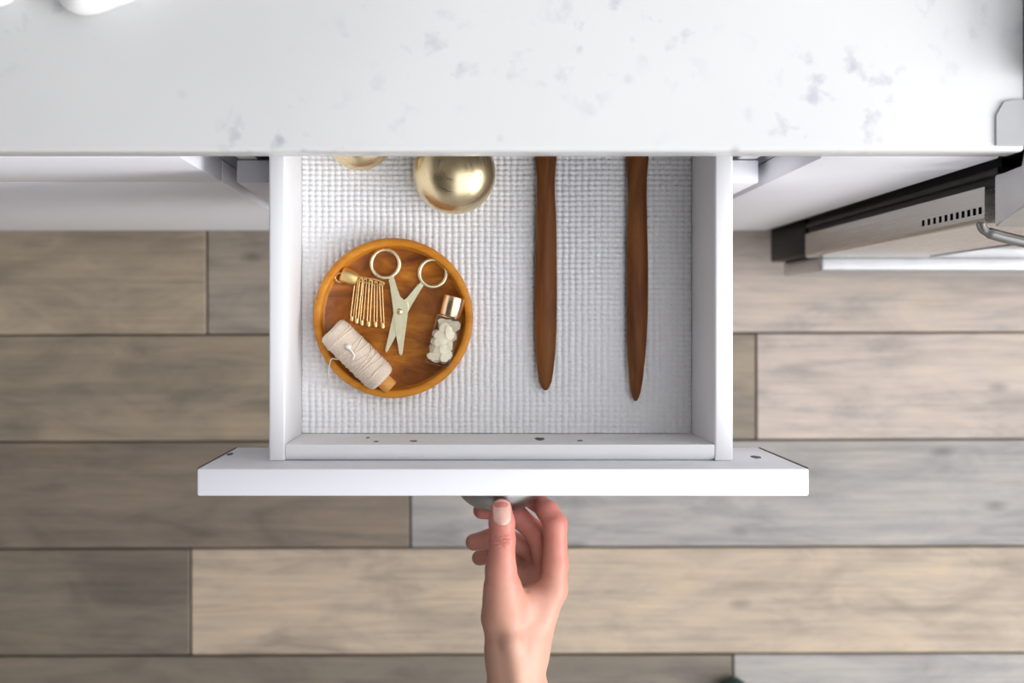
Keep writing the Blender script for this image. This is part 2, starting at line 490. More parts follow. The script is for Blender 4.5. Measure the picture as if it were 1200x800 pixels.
# the open drawer: a part of the cabinet, its boards are sub-parts
RIM = .816; DB = .700; MATZ = .7085
dx0, dx1, ix0, ix1 = -.1547, .2112, -.1419, .1970
fy0, fy1 = -.1076, -.0948
DBACK = .40
dr = thing('drawer', None, None, (0, 0, 0)); dr.parent = cab; dr.location = Vector((.0285, .15, .70)) - wloc(cab)
obj('side_board', box(dx0, ix0, fy0, DBACK, DB - .012, RIM, .0016, 3), M['drawer_white'], dr, True, sharp=40)
obj('side_board', box(ix1, dx1, fy0, DBACK, DB - .012, RIM, .0016, 3), M['drawer_white'], dr, True, sharp=40)
bfw = box(ix0 + .0003, ix1 - .0003, fy0, fy1, DB - .012, RIM - .0004, 0)
es = [e for e in bfw.edges if all(abs(v.co.z - (RIM - .0004)) < 1e-6 and abs(v.co.y - fy0) < 1e-6 for v in e.verts)]
bmesh.ops.bevel(bfw, geom=es, offset=.007, segments=6, affect='EDGES', profile=.5)
obj('front_board', bfw, M['drawer_white'], dr, True, sharp=50)
obj('back_board', box(ix0, ix1, DBACK - .012, DBACK, DB - .012, RIM, .001, 2), M['drawer_white'], dr, True, sharp=40)
obj('bottom_board', box(ix0 - .004, ix1 + .004, fy1 - .004, DBACK - .012, DB - .004, DB + .0005), M['drawer_white'], dr)
FPX0, FPX1 = -.2000, .2567
FPY0, FPY1 = -.1280, -.1077
obj('front_panel', box(FPX0, FPX1, FPY0, FPY1, .700, .872, .0014, 2), M['lacquer'], dr, True, sharp=35)
obj('edge_band', box(FPX0 - .0004, FPX0 + .0002, FPY1 - .0022, FPY1 + .0006, .702, .869), M['dark_edge'], dr)
obj('edge_band', box(FPX1 - .0002, FPX1 + .0004, FPY1 - .0022, FPY1 + .0006, .702, .869), M['dark_edge'], dr)

def scuff(center, normal_y, sx, sz, seed, parent):
    r = random.Random(seed); b = bmesh.new(); n = 9
    vs_ = [b.verts.new((center[0] + sx * math.cos(2 * PI * i / n) * r.uniform(.55, 1.1), center[1] + normal_y * .0005, center[2] + sz * math.sin(2 * PI * i / n) * r.uniform(.55, 1.1))) for i in range(n)]
    c = b.verts.new((center[0], center[1] + normal_y * .0008, center[2]))
    ba = [b.verts.new((v.co.x, center[1] - normal_y * .0006, v.co.z)) for v in vs_]
    for i in range(n):
        j = (i + 1) % n
        b.faces.new((vs_[i], vs_[j], c)); b.faces.new((ba[i], ba[j], vs_[j], vs_[i]))
    b.faces.new(ba)
    obj('scuff', b, M['scuff'], parent)
def z_on(y, v):       # height at which plane y meets picture row v
    return CAM_H - FPX * y / (PV - v)
for i, (u, v, sx, sz) in enumerate([(632.5, 514.5, .0040, .016), (485, 517, .0036, .004), (431, 513, .0016, .004), (441, 517.5, .0024, .004), (680, 516.5, .0028, .004)]):
    z = z_on(fy1, v); x = (u - PU) / k_at(z)
    scuff((x, fy1, z), 1, sx, sz, i, dr)
for i, (u, v, sx, sz) in enumerate([(885, 535.5, .0042, .012), (270, 532, .0032, .012)]):
    z = z_on(FPY1, v); x = (u - PU) / k_at(z)
    scuff((x, FPY1, z), 1, sx, sz, 20 + i, dr)

# cup pull on the front panel
def cup_pull():
    b = bmesh.new(); cx, cz = .0284, .772
    a, d, h = .0365, .0262, .034
    nu, nv = 40, 14
    def shell(s, inner):
        vs_ = []
        for j in range(nv + 1):
            ph = (PI / 2) * j / nv
            row = []
            for i in range(nu + 1):
                th = PI * i / nu
                row.append(b.verts.new((cx - s * a * math.cos(th) * math.cos(ph) ** .8, FPY0 - s * d * math.sin(th) * math.cos(ph) ** .8, cz + (s * h) * math.sin(ph))))
            vs_.append(row)
        for j in range(nv):
            for i in range(nu):
                f = (vs_[j][i], vs_[j][i + 1], vs_[j + 1][i + 1], vs_[j + 1][i])
                b.faces.new(f if not inner else f[::-1])
        return vs_
    o_ = shell(1.0, False); i_ = shell(.93, True)
    for i in range(nu): b.faces.new((o_[0][i + 1], o_[0][i], i_[0][i], i_[0][i + 1]))
    bmesh.ops.remove_doubles(b, verts=b.verts, dist=1e-6)
    join(b, box(cx - a - .004, cx + a + .004, FPY0 - .0014, FPY0 + .0006, cz - .001, cz + h + .004, .0006, 1))
    return obj('cup_pull', b, M['nickel'], dr, True, sharp=40)
cp = cup_pull(); cp['label'] = 'brushed metal cup pull'

# ------------------------------------------------------------------ neighbouring cabinets
lc = thing('base_cabinet', 'white base cabinet with closed drawer and door, across the gap from the open drawer', 'cabinet', (-.70, .46, 0))
lx0, lx1 = -1.18, -.212
obj('carcass', box(lx0, lx1 - .001, CBY, .78, .10, .884), M['lacquer'], lc)
obj('toe_kick', box(lx0, lx1 - .002, .20, .215, 0, .10), M['lacquer'], lc)
front('drawer_front', lx0, lx1, .703, .872, lc)
front('door', lx0, lx1, .103, .6985, lc)

rc = thing('base_cabinet', 'narrow white base cabinet squeezed in beside the black sided range', 'cabinet', (.332, .46, 0))
rx0, rx1 = .2655, .3985
obj('carcass', box(rx0 + .001, rx1 - .004, CBY, .78, .10, .884), M['lacquer'], rc)
obj('toe_kick', box(rx0, rx1 - .004, .20, .215, 0, .10), M['lacquer'], rc)
front('door', rx0, rx1, .105, .872, rc)

# ------------------------------------------------------------------ range
rg = thing('range', 'stainless and black range with vent slots along its oven door edge', 'range', (.79, .42, 0))
gx0, gx1 = .405, 1.165
obj('body', box(gx0, gx1, .128, .775, .06, .892, .003, 2), M['black_enamel'], rg, True, sharp=40)
obj('door_gasket', box(gx0 + .004, gx1 - .004, .1155, .1215, .262, .842, .002, 2), M['gasket'], rg, True, sharp=40)
obj('body_collar', box(gx0 + .010, gx1 - .010, .107, .1285, .255, .836), M['black_enamel'], rg)
# oven door: a folded steel pan with slots punched through its edge
OX0, OX1, OY0, OY1, OZ0, OZ1 = .4095, 1.161, .0800, .1085, .256, .817
def oven_door():
    b = bmesh.new()
    # slots: eleven square holes on the low-x side
    zs = []
    n = 11
    for i in range(n):
        k = 1311 + (1474 - 1311) * i / (n - 1)
        zs.append(CAM_H - FPX / k)
    hw = .0046
    y_in0, y_in1 = .0876, .0932
    zlev = [OZ0 + .004]
    for z in zs: zlev += [z - hw * .75, z + hw * .75]
    zlev += [OZ1 - .001]
    ylev = [OY0 + .004, y_in0, y_in1, OY1]
    V = {}
    for i, z in enumerate(zlev):
        for j, y in enumerate(ylev): V[i, j] = b.verts.new((OX0, y, z))
    depth = .006
    for i in range(len(zlev) - 1):
        for j in range(3):
            if j == 1 and i % 2 == 1:
                q = [V[i, 1], V[i, 2], V[i + 1, 2], V[i + 1, 1]]
                w = [b.verts.new(v.co + Vector((depth, 0, 0))) for v in q]
                for a in range(4):
                    c = (a + 1) % 4
                    b.faces.new((q[a], q[c], w[c], w[a])).material_index = 1
                b.faces.new(w).material_index = 1
            else: b.faces.new((V[i, j], V[i, j + 1], V[i + 1, j + 1], V[i + 1, j]))
    # rounded front corner and the front sheet, then top, back and far side
    m = 5
    prof = [(OX0 + .004 - .004 * math.cos(PI / 2 * t / m), OY0 + .004 - .004 * math.sin(PI / 2 * t / m)) for t in range(m + 1)]
    prof += [(OX1, OY0), (OX1, OY1)]
    z0, z1 = zlev[0], zlev[-1]
    lo = [b.verts.new((x, y, z0)) for x, y in prof]; hi = [b.verts.new((x, y, z1)) for x, y in prof]
    for a in range(len(prof) - 1): b.faces.new((lo[a], lo[a + 1], hi[a + 1], hi[a]))
    lo2 = b.verts.new((OX0, OY1, z0)); hi2 = b.verts.new((OX0, OY1, z1))
    b.faces.new(lo + [lo2]); b.faces.new(hi + [hi2])
    b.faces.new((lo[-1], lo2, hi2, hi[-1]))
    bmesh.ops.remove_doubles(b, verts=b.verts, dist=1e-5)
    o = obj('oven_door', b, M['steel'], rg); o.data.materials.append(M['black_enamel'])
    return o
od = oven_door()
obj('window_pane', box(.545, 1.03, OY0 - .0012, OY0 + .002, .30, .70, .0005, 1), M['oven_glass'], od)
hz = .800
hp = [(.4125, .0815, hz), (.4150, .0755, hz), (.425, .0715, hz), (.45, .0655, hz), (.50, .055, hz), (.58, .042, hz), (.70, .033, hz), (.7855, .031, hz)]
hp += [(2 * .7855 - x, y, z) for x, y, z in hp[-2::-1]]
obj('handle', tube(smooth_path(hp, 5), [.0036] * 8 + [.0046] * 8 + [.0055] * 39 + [.0046] * 8 + [.0036] * 8, 10, flat=1.3), M['steel_dark'], od, True)
# sloping control panel, its end is seen against the door
def control():
    b = bmesh.new()
    prof = [(.1150, .8385), (.0750, .8385), (.0790, .856), (.0900, .910), (.0960, .9175), (.128, .9175), (.128, .893), (.1150, .890)]
    A = [b.verts.new((gx0 + .0035, y, z)) for y, z in prof]; B = [b.verts.new((gx1 - .0035, y, z)) for y, z in prof]
    b.faces.new(A); b.faces.new(B[::-1]); n = len(prof)
    for i in range(n):
        j = (i + 1) % n; b.faces.new((A[i], A[j], B[j], B[i]))
    bmesh.ops.bevel(b, geom=[e for e in b.edges if abs(e.verts[0].co.x - e.verts[1].co.x) < 1e-6], offset=.0012, segments=2, affect='EDGES')
    return obj('control_panel', b, M['steel_satin'], rg, True, sharp=40)
control()
obj('cooktop', box(gx0, gx1, .129, .76, .8925, .9205, .003, 2), M['steel_satin'], rg, True, sharp=40)
sd = obj('storage_drawer', box(.412, 1.158, .0840, .1275, .065, .250, .002, 2), M['black_enamel'], rg, True, sharp=50)
obj('drawer_face', box(.4275, 1.145, .0640, .0842, .070, .2572, .005, 3), M['steel_satin'], sd, True, sharp=50)
cc_ = [(.3785, .1275), (.3785, .1490), (.3840, .1590), (.3905, .1605), (.4300, .1605), (.4300, .1275)]
obj('corner_cap', prism(cc_, .9152, .9168, .0006), M['grey_trim'], rg)
gz0, gz1 = .9260, .9440
gr = box(.4000, .4160, .18, .74, gz0, gz1, .002, 1)
for y in (.176, .455, .734): box(.4015, 1.150, y, y + .012, gz0, gz1, .002, 1, bm=gr)
for x in (.650, .775, .900, 1.138): box(x, x + .012, .18, .74, gz0, gz1, .002, 1, bm=gr)
for x in (.4065, .775, 1.138):
    for y in (.176, .734): box(x, x + .007, y, y + .012, .9200, gz0 + .002, 0, bm=gr)
obj('grate', gr, M['iron'], rg)

# ------------------------------------------------------------------ drawer liner: ribs and pits in one sheet
def liner():
    px, py = .00568, .00452
    x0, x1, y0, y1 = ix0 + .0003, ix1 - .0003, fy1 + .0004, .36
    nx = round((x1 - x0) / px); ny = round((y1 - y0) / py); px = (x1 - x0) / nx; py = (y1 - y0) / ny
    fx = [0, .16, .5, .84]; fy_ = [0, .2, .5, .8]
    hx = [0, .72, 1.0, .72]; hy = [0, .75, 1.0, .75]
    X = []; HX = []
    for i in range(nx):
        for f, h in zip(fx, hx): X.append(x0 + (i + f) * px); HX.append(h)
    X.append(x0 + nx * px); HX.append(.8); HX[0] = .8
    Y = []; HY = []
    for j in range(ny):
        for f, h in zip(fy_, hy): Y.append(y0 + (j + f) * py); HY.append(h)
    Y.append(y0 + ny * py); HY.append(.8); HY[0] = .8
    X = np.array(X); Y = np.array(Y); HX = np.array(HX)[None, :]; HY = np.array(HY)[:, None]
    rs = np.random.RandomState(3)
    H = .0040 * np.maximum(HX * (.52 + .48 * HY), .40 * HY)          # ribs up the drawer, crossed by shallower ribs, pits where they miss
    gx, gy = np.meshgrid(X, Y)
    gx = gx + .00018 * np.sin(gy * 180 + gx * 23) + rs.normal(0, .00005, gx.shape)
    gy = gy + .00018 * np.sin(gx * 120) + rs.normal(0, .00005, gx.shape)
    gx = np.clip(gx, x0, x1); gy = np.clip(gy, y0, y1)
    Z = MATZ - .0040 + H + rs.normal(0, .00005, gx.shape)
    co = np.stack([gx, gy, Z], -1).reshape(-1, 3)
    w = len(X); h = len(Y)
    idx = np.arange(w * h).reshape(h, w)
    q = np.stack([idx[:-1, :-1], idx[:-1, 1:], idx[1:, 1:], idx[1:, :-1]], -1).reshape(-1, 4)
    me = bpy.data.meshes.new('drawer_liner')
    me.vertices.add(len(co)); me.vertices.foreach_set('co', co.ravel())
    me.loops.add(q.size); me.loops.foreach_set('vertex_index', q.ravel())
    me.polygons.add(len(q)); me.polygons.foreach_set('loop_start', np.arange(0, q.size, 4)); me.polygons.foreach_set('loop_total', np.full(len(q), 4))
    me.update(calc_edges=True); me.validate()
    return me
ln = thing('drawer_liner', 'white waffle textured grip liner covering the drawer bottom', 'drawer liner', (.0275, .13, DB))
obj('ribbed_sheet', liner(), M['liner'], ln, True)
obj('backing', box(ix0 + .001, ix1 - .001, fy1 + .0008, .362, DB + .0006, MATZ - .0043), M['liner_base'], ln)

# ------------------------------------------------------------------ wooden tray
TZ = MATZ
tc_ = P(460.5, 372.5, TZ + .018); TR = 93.7 / k_at(TZ + .018)
TF = TZ + .0055                              # tray floor height
prof = [(0, TZ + .0002), (TR - .010, TZ + .0002), (TR - .003, TZ + .003), (TR - .0002, TZ + .010), (TR, TZ + .0165), (TR - .0012, TZ + .018), (TR - .0050, TZ + .0182), (TR - .0064, TZ + .0170),
        (TR - .0070, TZ + .010), (TR - .0074, TF + .0016), (TR - .0082, TF + .0004), (TR - .0095, TF), (TR * .6, TF), (TR * .3, TF), (0, TF)]
tb = lathe(prof, 128, Matrix.Translation((tc_.x, tc_.y, 0)))
tray = obj('tray', tb, M['tray_wood'], None, True, sharp=60, origin=(tc_.x, tc_.y, TZ))
tray.data.materials.append(M['tray_rim'])
for p in tray.data.polygons:
    c = p.center; r = math.hypot(c.x, c.y)
    if r > TR - .0085: p.material_index = 1
tag(tray, 'round varnished orange-brown wooden tray holding the sewing notions', 'tray')

# ------------------------------------------------------------------ scissors
SZ = TF + .0010
sc = thing('scissors', 'pale gold scissors lying half open on the wooden tray', 'scissors', P(468, 365, SZ))
def c5(x, y): return (425 + x / 5.718, 280 + y / 5.718)
def poly_px(pts, z): return [tuple(P(*c5(x, y), z).xy) for x, y in pts]
def ring_tube(c, ro, z, r):
    u, v = c; k = k_at(z); cc = P(u, v, z); R = ro / k - r
    return tube([(cc.x + R * math.cos(2 * PI * i / 40), cc.y + R * math.sin(2 * PI * i / 40), z) for i in range(40)], r, 10, True)
zb, zt = SZ + .0004, SZ + .0026
back = [(372, 302), (392, 288), (412, 302), (330, 440), (292, 510), (225, 645), (165, 755), (153, 762), (150, 745), (205, 505), (245, 430), (300, 395)]
bb = obj('blade', prism(poly_px(back, zb), zb, zb + .0018, .0004), M['pale_gold'], sc)
obj('finger_ring', ring_tube((507.5, 319.9), 18.3, SZ + .0021, .0017), M['pale_gold'], bb, True)
frontp = [(175, 275), (192, 252), (210, 258), (250, 388), (275, 410), (300, 420), (305, 440), (300, 520), (265, 772), (255, 782), (245, 770), (218, 600), (205, 470), (186, 330)]
fb = obj('blade', prism(poly_px(frontp, zt), zt, zt + .0018, .0004), M['pale_gold'], sc)
obj('finger_ring', ring_tube((451.6, 308.9), 18.8, SZ + .0021, .0017), M['pale_gold'], fb, True)
bev = [(303, 425), (306, 440), (300, 520), (265, 772), (255, 782), (292, 520)]
obj('bevelled_edge', prism(poly_px(bev, zt + .0018), zt + .0014, zt + .0022, .0003), M['pale_gold'], fb)
pv = P(*c5(245, 486), zt + .0018)
obj('pivot_screw', lathe([(0, zt + .0012), (.0026, zt + .0012), (.0026, zt + .0024), (.0018, zt + .0030), (.0008, zt + .0030), (.0006, zt + .0026), (0, zt + .0026)], 20, Matrix.Translation((pv.x, pv.y, 0))), M['brass'], sc, True, sharp=40)

# ------------------------------------------------------------------ gold pins
def c1(x, y, z): return P(385 + x / 6.667, 280 + y / 6.667, z)
PZ = TF + .0040
bp = thing('safety_pin', 'big gold safety pin with broad cap, the small pins strung along it', 'pin', c1(150, 290, TF))
def big_cap():
    a, b = c1(98, 272, PZ + .0012), c1(222, 318, PZ + .0012)
    d = (b - a).normalized(); L_ = (b - a).length; r = .0068
    m_ = axis_matrix(a, d)
    bm = lathe([(0, 0), (r * .72, 0), (r * .95, .0008), (r, .002), (r, L_ * .6), (r * .9, L_ * .85), (r * .82, L_), (0, L_)], 28, Matrix.Scale(1, 4))
    bmesh.ops.transform(bm, matrix=Matrix.Scale(.72, 4, (0, 1, 0)), verts=bm.verts)
    bmesh.ops.transform(bm, matrix=m_, verts=bm.verts)
    return bm
obj('cap', big_cap(), M['pin_cap'], bp, True, sharp=45)
obj('cap_lug', tube(smooth_path([c1(118, 262, PZ), c1(70, 270, PZ), (c1(52, 300, PZ)), c1(72, 330, PZ), c1(110, 334, PZ)], 5), .0011, 8), M['pin_gold'], bp, True)
obj('wire', tube(smooth_path([c1(200, 285, PZ + .001), c1(280, 300, PZ + .002), c1(360, 315, PZ + .002), c1(425, 338, PZ + .0015), c1(432, 352, PZ + .001), c1(420, 362, PZ), c1(350, 352, PZ - .001), c1(215, 322, PZ - .0012)], 6), .0006, 7), M['pin_gold'], bp, True)

def small_pin():
    """local frame: coil at the origin, pin lies along -y"""
    L_ = .0560; w = .0017
    root = thing('safety_pin', '', 'pin', (0, 0, 0), 'small gold pins on the tray')
    pts = [(-w, -L_ + .004 + (L_ - .006) * t / 10, 0) for t in range(11)]
    pts += [(w * math.cos(PI - PI * t / 8), -.002 + w * math.sin(PI * t / 8), .0004) for t in range(1, 8)]
    pts += [(w, -.002 - (L_ - .006) * t / 10, 0) for t in range(11)]
    wire = obj('wire', tube(pts, .00062, 8), M['pin_gold'], root, True)
    cap = tube([(0, -L_ + .008, 0), (0, -L_ + .0065, 0), (0, -L_ + .003, 0), (0, -L_ + .0012, 0), (0, -L_ + .0003, 0)], [.0016, .0023, .0024, .0020, .0010], 12, flat=.5)
    obj('clasp', cap, M['pin_gold'], root, True)
    coil = tube([(.0014 * math.cos(t * PI / 6), -.0002 + .0014 * math.sin(t * PI / 6), .0006) for t in range(12)], .00045, 6, True)
    obj('coil', coil, M['pin_gold'], root, True)
    return root
def copy_tree(o, parent=None):
    c = o.copy(); COL.objects.link(c)
    if parent is not None: c.parent = parent
    for ch in [x for x in bpy.data.objects if x.parent == o]: copy_tree(ch, c)
    return c
pin0 = small_pin()
pins = [((222, 290), (178, 650)), ((256, 302), (216, 668)), ((288, 308), (256, 682)), ((330, 316), (310, 692)), ((370, 332), (366, 694)), ((408, 344), (424, 704))]
plabels = ['small gold pin at the end of the row nearest the broad cap', 'second small gold pin along from the broad cap', 'third small gold pin along from the broad cap',
           'third small gold pin along from the scissors', 'second small gold pin along from the scissors', 'small gold pin at the end of the row next to the scissors']
for i, ((ax, ay), (bx, by)) in enumerate(pins):
    o = pin0 if i == 0 else copy_tree(pin0)
    z = TF + .0016 + .0012 * (i % 2)
    a, b = c1(ax, ay, z), c1(bx, by, z)
    d = b - a
    o.location = a; o.rotation_euler = (0, 0, math.atan2(d.x, -d.y))
    s = d.length / .0560; o.scale = (s, s, s)
    o['label'] = plabels[i]

# ------------------------------------------------------------------ twine spool
spz = TF + .0146
A = P(387.6, 385.2, spz + .0085); B = P(449.0, 445.5, spz + .0005)
ax = (B - A); LEN = ax.length; R0 = .0138
sp = thing('twine_spool', 'spool of pale linen twine leaning on the tray rim', 'spool', (.5 * (A + B).x, .5 * (A + B).y, TF))
msp = axis_matrix(A, ax)
prof = [(R0 * .45, 0), (R0 * .80, .0006), (R0 * .93, .0022)]
n = 62
for i in range(n * 3):
    t = i / (n * 3 - 1); z = .003 + t * (LEN - .006)
    edge = min(1, (min(t, 1 - t)) / .06)
    prof.append((R0 * (.95 + .05 * edge) + .00028 * math.cos(2 * PI * i / 3), z))
prof += [(R0 * .92, LEN - .002), (R0 * .78, LEN - .0005), (R0 * .45, LEN)]
obj('wound_twine', lathe(prof, 56, msp), M['twine'], sp, True)
core = [(.0030, .0012), (.0066, .0012), (.0068, LEN + .0085), (.0064, LEN + .0090), (.0030, LEN + .0090)]
o = obj('core', lathe(core + [core[0]], 32, msp), M['core_wood'], sp, True, sharp=35); o['label'] = 'orange wooden core'
# crossing strands over the windings
def on_spool(t, ang, lift=.0003):
    return msp @ Vector(((R0 + lift) * math.cos(ang), (R0 + lift) * math.sin(ang), .003 + t * (LEN - .006)))
up = (msp.to_3x3().inverted() @ Vector((0, 0, 1))); a_up = math.atan2(up.y, up.x)
strands = bmesh.new()
rs = random.Random(8)
for t0, t1 in [(.36, .30), (.38, .45), (.52, .33), (.62, .50), (.66, .72), (.78, .70), (.84, .90), (.90, .84), (.10, .14), (.56, .70), (.70, .58), (.16, .12)]:
    pts = [on_spool(t0 + (t1 - t0) * s / 16 + .012 * math.sin(s * .5 + t0 * 9), a_up - 1.45 + 2.9 * s / 16, .00035) for s in range(17)]
    tube(pts, .00055, 6, bm=strands)
for k in range(9):                                    # fan of strands under the tied tuft
    ang = a_up - .35 + .9 * k / 8
    pts = [on_spool(.30, a_up - .1, .0006), on_spool(.30 + .05 * math.cos(k), (a_up - .1 + ang) / 2, .0006), on_spool(.26 + .03 * k / 8 + .02, ang + .25, .0003)]
    tube(smooth_path(pts, 5), .0003, 5, bm=strands)
obj('crossing_strand', strands, M['twine'], sp, True)['kind'] = 'stuff'
kn = on_spool(.30, a_up - .05, .0016)
tuft = lathe([(0, -.0018), (.0016, -.0014), (.0026, 0), (.0021, .0012), (.0009, .0022), (0, .0024)], 16, Matrix.Translation(kn))
tube(smooth_path([kn, kn + Vector((.003, -.004, -.0002)), kn + Vector((.0048, -.0075, -.0012)), kn + Vector((.0036, -.0110, -.0018))], 5), [.0011] * 3 + [.0008] * 13, 7, bm=tuft)
obj('tied_tuft', tuft, M['thread'], sp, True)
zr = TZ + .0186
lt = [on_spool(.34, a_up + 1.35, .0004), P(388.5, 420.5, TZ + .024), P(386.3, 427.6, TZ + .021), P(384.8, 436, TZ + .020), P(387, 446, TZ + .016), P(392, 452.2, TZ + .007), P(399.5, 455.8, TZ + .0012), P(410, 456.6, TZ + .0012)]
m1 = on_spool(.34, a_up + .75, .0004)
obj('loose_end', tube(smooth_path([m1] + lt, 6), .00045, 6), M['thread'], sp, True)

# ------------------------------------------------------------------ bottle of chips
bz = TF + .0114
ba_, bb_ = P(527.0, 371.2, bz), P(512.8, 427.8, bz)
bd = (bb_ - ba_); BL = bd.length; bw_ = .0109
mb = Matrix.Translation(ba_) @ Matrix.Rotation(math.atan2(bd.y, bd.x) - PI / 2, 4, 'Z')   # local +y runs towards the bottle's foot
bt = thing('bottle', 'small square glass bottle with rose gold cap, lying on the tray', 'bottle', (.5 * (ba_ + bb_).x, .5 * (ba_ + bb_).y, TF))
gb = box(-bw_, bw_, 0, BL, -bw_, bw_, .0016, 3)
bmesh.ops.recalc_face_normals(gb, faces=gb.faces)
join(gb, box(-bw_ + .0013, bw_ - .0013, .0016, BL - .0034, -bw_ + .0013, bw_ - .0013, .0014, 2))
bmesh.ops.transform(gb, matrix=mb, verts=gb.verts)
meg = bpy.data.meshes.new('glass_body'); gb.to_mesh(meg); gb.free()
obj('glass_body', meg, M['glass'], bt)
cr = .0096; cl_ = .0172
mc = mb @ Matrix.Translation((0, -.0006, 0)) @ Matrix.Rotation(PI / 2, 4, 'X')
obj('cap', lathe([(0, 0), (cr * .97, 0), (cr, .0006), (cr, cl_ - .0014), (cr * .97, cl_ - .0004), (cr * .9, cl_), (cr * .3, cl_ + .0002), (0, cl_ + .0002)], 40, mc), M['cap_gold'], bt, True, sharp=40)
rc_ = random.Random(21)
def chip_mesh(seed):
    r = random.Random(seed); b = bmesh.new(); n = 11; R = .0046
    top = []; bot = []
    ph = r.uniform(0, 6)
    for i in range(n):
        a = 2 * PI * i / n; rr = R * (1 + .18 * math.sin(2 * a + ph) + r.uniform(-.1, .1))
        top.append(b.verts.new((rr * math.cos(a), rr * .92 * math.sin(a), .0002 - .0005 * math.cos(a))))
        bot.append(b.verts.new((rr * math.cos(a) * .97, rr * .92 * math.sin(a) * .97, -.0005 - .0005 * math.cos(a))))
    c = b.verts.new((0, 0, .0004)); c2 = b.verts.new((0, 0, -.0002))
    for i in range(n):
        j = (i + 1) % n
        b.faces.new((top[i], top[j], c)); b.faces.new((bot[j], bot[i], c2)); b.faces.new((top[j], top[i], bot[i], bot[j]))
    bmesh.ops.recalc_face_normals(b, faces=b.faces)
    m = bpy.data.meshes.new('shell_chip'); b.to_mesh(m); b.free(); m.materials.append(M['chip'])
    return m
cms = [chip_mesh(s) for s in range(5)]
idx = 0
spots = []
for layer, nl in ((0, 12), (1, 14), (2, 16)):
    tries = 0; here = []
    while len(here) < nl and tries < 4000:
        tries += 1
        p = (rc_.uniform(-.0058, .0058), rc_.uniform(.0062, BL - .0062))
        if all(math.hypot(p[0] - q[0], p[1] - q[1]) > .0054 for q in here): here.append(p)
    spots += [(x, y, -.0062 + layer * .0054) for x, y in here]
for lx, ly, lz in spots:
    o = bpy.data.objects.new('shell_chip', cms[idx % 5]); COL.objects.link(o)
    tilt = rc_.uniform(-.45, .45)
    o.matrix_world = mb @ Matrix.Translation((lx, ly, lz + rc_.uniform(-.0004, .0004))) @ Matrix.Rotation(rc_.uniform(0, 6.28), 4, 'Z') @ Matrix.Rotation(tilt, 4, 'X') @ Matrix.Scale(rc_.uniform(.90, 1.22), 4)
    tag(o, 'pearly pale flake packed inside the small glass bottle', 'flake', 'pearly flakes in the small bottle')
    idx += 1

# ------------------------------------------------------------------ brass domes
def dome(u, v, R, h, label):
    c = P(u, v, MATZ + h * .42)
    prof = [(0, 0), (R * .62, 0), (R * .72, .0008)]
    for i in range(0, 33):
        a = -.62 + (PI / 2 + .62) * i / 32
        prof.append((R * math.cos(a), h * .42 + (h * .58 if a > 0 else h * .66) * math.sin(a)))
    prof[-1] = (0, h)
    b = lathe(prof, 96, Matrix.Translation((c.x, c.y, MATZ - .0001)))
    o = obj('brass_dome', b, M['brass'], None, True, sharp=60)
    tag(o, label, 'ornament', 'brass domes at the back of the drawer')
dome(532.5, 202.5, 48.5 / 1375, .050, 'larger brass dome, half under the counter edge between tray and utensils')
dome(422, 158.5, 41 / 1372, .034, 'smaller brass dome, only its rim showing at the counter edge')

# ------------------------------------------------------------------ wooden utensils
def utensil(rows, label, head_u):
    zc = MATZ + .0065
    rows = [(600 + a / 2.581, 600 + b / 2.581, 170 + v / 2.581) for a, b, v in rows]
    b = bmesh.new(); rings = []; seg = 20
    secs = []
    u0, u1, v0 = rows[0]
    pL, pR = P(u0, v0, zc), P(u1, v0, zc)
    cx = (pL.x + pR.x) / 2
    for yy, hw, th in [(.362, .004, .0028), (.355, .020, .0035), (.33, .031, .004), (.29, .033, .004), (.25, .027, .0045), (.21, .0175, .0055), (.17, .0125, .006)]:
        secs.append((cx, yy, hw, th))
    for a, c, v in rows:
        l, r = P(a, v, zc), P(c, v, zc)
        hw = (r.x - l.x) / 2
        secs.append(((l.x + r.x) / 2, l.y, hw, min(.0062, max(hw * .8, .0012))))
    for x, y, hw, th in secs:
        ring = []
        for i in range(seg):
            t = 2 * PI * i / seg
            cs, sn = math.cos(t), math.sin(t)
            ring.append(b.verts.new((x + hw * math.copysign(abs(cs) ** .75, cs), y, zc + th * math.copysign(abs(sn) ** .75, sn))))
        rings.append(ring)
    for p, q in zip(rings[:-1], rings[1:]):
        for i in range(seg):
            j = (i + 1) % seg; b.faces.new((p[i], p[j], q[j], q[i]))
    b.faces.new(rings[0]); b.faces.new(rings[-1])
    o = obj('wooden_utensil', b, M['utensil'], None, True, sharp=60)
    tag(o, label, 'utensil', 'wooden utensils in the drawer')
utensil([(70, 135, 38), (75, 130, 100), (74, 130, 150), (73, 133, 200), (71, 135, 300), (68, 136, 400), (67, 136, 500), (68, 134, 570), (71, 131, 630), (77, 125, 685), (82, 120, 715), (89, 113, 732), (97, 106, 741)],
        'dark brown wooden utensil handle lying nearer the tray and brass dome', 0)
utensil([(345, 413, 38), (349, 408, 100), (350, 407, 150), (349, 408, 200), (347, 410, 300), (346, 412, 400), (346, 411, 500), (347, 407, 590), (350, 402, 650), (354, 396, 705), (359, 389, 745), (365, 383, 764), (370, 378, 773)],
        'dark brown wooden utensil handle lying nearer the plain drawer wall', 0)

